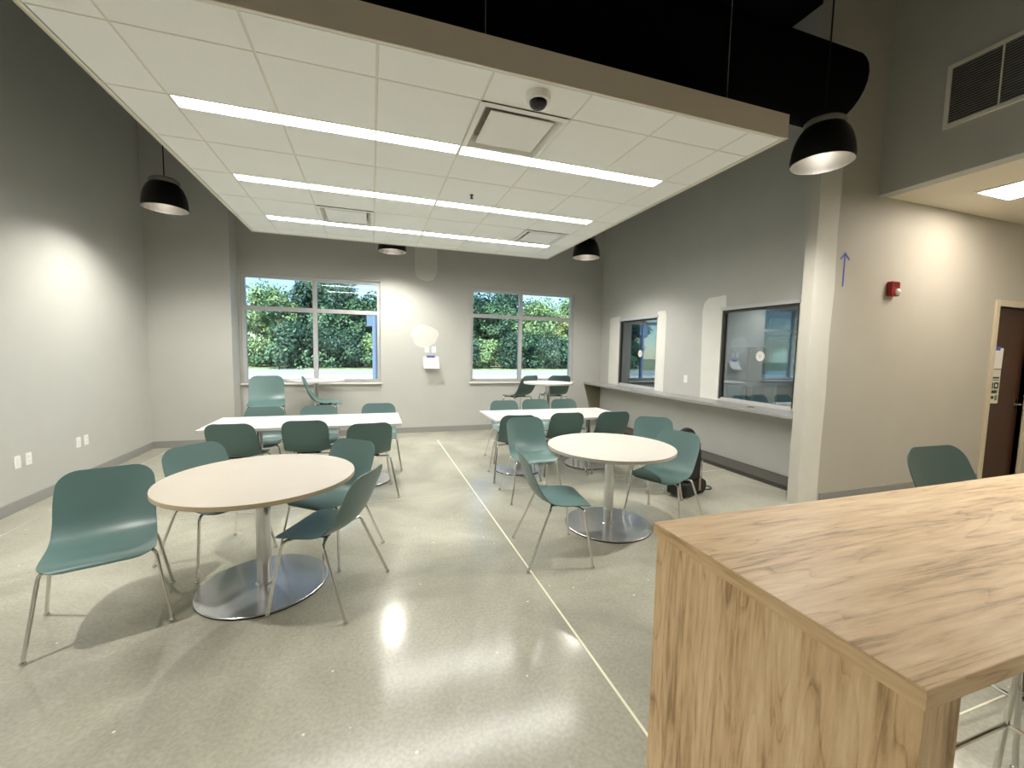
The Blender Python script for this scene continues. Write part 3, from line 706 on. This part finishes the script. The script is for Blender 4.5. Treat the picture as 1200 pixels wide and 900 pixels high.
# ------------------------------------------------------------------ wood island
t = thing('wood_island', 'light oak bar-height island with thick end panels in the foreground', 'table', (0, 0, 0))
B(.872, 3.5, .398, 1.112, 1.012, 1.05).build('island_top', OAKX, t, smooth=0, bevel=.002)
OAKY = wood('oak_laminate_edge', (4.0, .38, 4.0))
B(.8705, .872, .398, 1.112, 1.013, 1.049).build('edge_band', OAKY, t, smooth=0)
B(.882, .985, .404, 1.106, 0, 1.0115).build('end_panel', OAKZ, t, smooth=0, bevel=.0015)
B(2.94, 3.04, .404, 1.02, .02, 1.0115).build('end_panel', mat('shaded_panel', (88, 62, 42), .5), t, smooth=0)  # dark brown puts the shade on this panel into its colour
for y in (.5, .95): MB().lathe([(.02, 0), (.02, .02)], 12, (2.99, y)).build('foot', RIM, t)

# ------------------------------------------------------------------ black bag on the floor behind the chairs
t = thing('equipment_bag', 'black wheeled equipment bag with arched handle and cord on the floor', 'bag', (3.40, 3.82, 0), math.radians(20))
def sq(w, d, z0, z1, r, n=6):
    P = rounded(w, d, r, n); return MB().prism(P, 2, z0, z1)
sq(.44, .24, .03, .17, .05).build('base_case', BAGM, t, smooth=40, bevel=.015)
sq(.30, .2, .17, .60, .06).build('body', BAGM, t, smooth=40, bevel=.02)
m = MB(); m.tube([Vector((.19 * math.cos(a), .03, .60 + .13 * math.sin(a))) for a in [math.pi * k / 16 for k in range(17)]], .03, 10); m.build('arched_handle', BAGM, t)
m = MB(); m.tube([Vector(p) for p in spline([(.19, .02, .60), (.21, -.02, .50), (.235, -.02, .34), (.21, -.03, .20), (.20, -.05, .10)], 5)], .026, 10); m.build('hose', BAGM, t)
w_ = MB().tube([(.21, -.10, .075), (.21, .06, .075)], .075, 24).build('wheel', RIM, t)
m = MB(); m.box(.05, .09, -.134, -.128, .06, .2); m.build('webbing', BAGT, t, smooth=0)
MB().tube([(.262, -.05, .0), (.262, -.05, .36)], .008, 8).build('tube', CHROME, t)
m = MB(); m.tube([Vector((.39 + .08 * math.cos(a), -.04 + .06 * math.sin(a), .008)) for a in [2 * math.pi * k / 24 for k in range(25)]], .006, 6, caps=False); m.tube([(.31, -.04, .008), (.28, -.03, .012), (.24, -.02, .05)], .006, 6); m.build('cord', RIM, t)

# ------------------------------------------------------------------ outdoors
struct(B(-70, 90, YB + .2, 90, -.25, -.05).build('ground', mat('concrete_lot', (158, 162, 164), .8, noise=.06, nscale=.4)), 'pale concrete lot outside the windows', 'ground')
tag(B(-70, 90, 23.5, 24.1, -.05, .10).build('road_kerb', mat('kerb', (176, 178, 178), .8)), 'long pale kerb at the far edge of the lot', 'kerb')
g = B(-70, 90, 33.2, 90, -.05, .02).build('verge', mat('grass', (126, 134, 100), .9, noise=.3, nscale=2)); struct(g, 'strip of dry grass in front of the trees', 'ground')
LEAF = [mat('leaf_dark', (36, 68, 56), .6), mat('leaf_mid', (72, 106, 76), .6), mat('leaf_light', (122, 148, 100), .6), mat('leaf_yellow', (138, 142, 80), .6)]
BARK = mat('bark', (104, 92, 78), .9)
def crown(seed, mats, rx, rz, zc, n, leaf):
    rnd = random.Random(seed); vs_ = []; fs_ = []; mi = []
    cl_ = []
    for k in range(26):
        while True:
            p = Vector((rnd.uniform(-1, 1), rnd.uniform(-1, 1), rnd.uniform(-1, 1)))
            if p.length < 1: break
        cl_.append((Vector((p.x * rx * .8, p.y * rx * .7, zc + p.z * rz * .82)), rnd.uniform(.28, .5) * rx, rnd.choice((0, 0, 0, 1))))
    for k in range(n):
        c, r, s = rnd.choice(cl_)
        d = Vector((rnd.gauss(0, 1), rnd.gauss(0, 1), rnd.gauss(0, 1))).normalized()
        p = c + d * r * rnd.uniform(.55, 1.05)
        a = Vector((rnd.gauss(0, 1), rnd.gauss(0, 1), rnd.gauss(0, 1))).normalized(); b = a.cross(d + Vector((.1, .2, .3))).normalized()
        l = leaf * rnd.uniform(.6, 1.3); o = len(vs_)
        vs_ += [p - a * l, p + b * l * .55, p + a * l, p - b * l * .55]; fs_.append((o, o + 1, o + 2, o + 3)); mi.append(s if rnd.random() > .15 else 1 - s)
    me = bpy.data.meshes.new('foliage'); me.from_pydata([tuple(v) for v in vs_], [], fs_)
    for q in mats: me.materials.append(q)
    me.polygons.foreach_set('material_index', mi); me.update()
    return me
VAR = [crown(1, (LEAF[0], LEAF[1]), 2.6, 3.6, 4.2, 13000, .125), crown(2, (LEAF[1], LEAF[0]), 2.4, 3.2, 3.9, 13000, .125), crown(3, (LEAF[2], LEAF[1]), 2.3, 3.4, 4.1, 12000, .12), crown(4, (LEAF[3], LEAF[2]), 2.0, 3.0, 3.6, 11000, .115)]
SHR = [crown(5, (LEAF[0], LEAF[1]), 1.7, 1.3, 1.1, 6000, .10), crown(6, (LEAF[2], LEAF[1]), 1.5, 1.1, 1.0, 5500, .095)]
VN = ['dark evergreen tree', 'mid green broadleaf tree', 'light green tree', 'yellow green tree']
def trunk_mesh(seed, h, r):
    rnd = random.Random(seed); pts = [(rnd.uniform(-.1, .1) * k, rnd.uniform(-.1, .1) * k, h * k / 4) for k in range(5)]
    m = MB().tube(pts, [r * (1 - .15 * k) for k in range(5)], 8)
    for k in range(5):
        a = rnd.uniform(0, 6.3); z = h * rnd.uniform(.45, .9)
        m.tube([(0, 0, z), (math.cos(a) * .7, math.sin(a) * .7, z + .8), (math.cos(a) * 1.3, math.sin(a) * 1.3, z + 1.3)], [r * .45, r * .3, r * .12], 6)
    return m.mesh('trunk', BARK)
TR = [trunk_mesh(1, 5.2, .2), trunk_mesh(2, 4.6, .16)]
rnd = random.Random(21)
def where(x, y):
    u = x * (YB + .1) / y
    for nm, h in (('left', W1), ('right', W2)):
        f = (u - h[0]) / (h[1] - h[0])
        if -.12 < f < 1.12:
            return '%s of the %s window' % (('far left', 'centre left', 'middle', 'centre right', 'far right')[min(4, max(0, int(f * 5)))], nm)
    if u > W3[0]: return 'behind the serving windows'
    return 'beside the windows'
FR = [(-12.6, 0, .74), (-9.2, 2, .74), (-6.3, 2, .72), (-3.1, 0, .80), (-.2, 1, .76), (3.2, 0, .78), (6.6, 0, .76), (9.6, 1, .80), (12.4, 2, .74), (15.4, 3, .72), (18.8, 0, .78), (22.3, 2, .8), (25.6, 1, .76), (37, 0, .78), (41, 2, .74)]
RE = [(-13.5, 1, .85), (-10.2, 3, .62), (-3.6, 0, .93), (.6, 1, .86), (5.2, 0, .92), (8.0, 1, .84), (11.2, 0, .94), (15.2, 1, .82), (18.6, 2, .9), (23.4, 0, .9), (39, 1, .9)]
for rw, L_, yy in (('front', FR, 38.0), ('rear', RE, 44.5)):
    for i, (x, v, s) in enumerate(L_):
        y = yy + rnd.uniform(-.7, .7)
        t = thing('tree', '%s in the %s row, %s' % (VN[v], rw, where(x * 1.2, y)), 'tree', (x, y, 0), rnd.uniform(0, 6.28), 'trees beyond the lot')
        x *= 1.2; t.location.x = x; t.scale = (s * 1.34, s * 1.34, s * 1.24)
        link(VAR[v], 'foliage', t); link(TR[i % 2], 'trunk', t)
x = -14.0; i = 0
while x < 32:
    t = thing('shrub', '%s shrub below the trees, %s' % (('dark green', 'light green')[i % 3 == 2], where(x, 35)), 'shrub', (x, 35 + rnd.uniform(-.3, .3), 0), rnd.uniform(0, 6.28), 'shrubs below the trees')
    s = rnd.uniform(1.0, 1.4); t.scale = (s, s, s); link(SHR[1 if i % 3 == 2 else 0], 'foliage', t); x += 2.9; i += 1
# pale post with a sign panel, thin bare sapling, boulders
t = thing('sign_post', 'pale blue-grey post with narrow sign panel outside the left window', 'post', (.09, 13.2, -.05))
BG_ = mat('post_blue', (104, 122, 150), .4)
MB().tube([(0, 0, 0), (0, 0, 2.70)], .07, 14).build('post', BG_, t); B(-.22, .12, -.03, .03, 2.28, 2.72).build('panel', BG_, t, smooth=0)
def boulder(seed):
    r_ = random.Random(seed); m = MB(); pr = [(.0005, 0)] + [(math.sin(math.pi * k / 7) * r_.uniform(.85, 1.1), .75 * (1 - math.cos(math.pi * k / 7)) / 2 * 1.6) for k in range(1, 7)] + [(.0005, 1.2)]
    m.lathe(pr, 10); m.v = [(a * r_.uniform(.88, 1.1), b * r_.uniform(.88, 1.1), c) for a, b, c in m.v]
    return m.mesh('boulder', mat('boulder_grey', (120, 126, 128), .9, noise=.2, nscale=3), 60)
BD = [boulder(s) for s in (1, 2, 3)]
for k, (x, y, s) in enumerate(((7.6, 19.3, .20), (8.15, 19.0, .17), (8.75, 19.4, .22), (9.3, 19.1, .18))):
    o = link(BD[k % 3], 'boulder', None, (x, y, -.06)); o.scale = (s, s, s * .8)
    tag(o, ('leftmost', 'second', 'third', 'rightmost')[k] + ' grey boulder on the lot outside the right window', 'boulder', 'boulders on the lot')
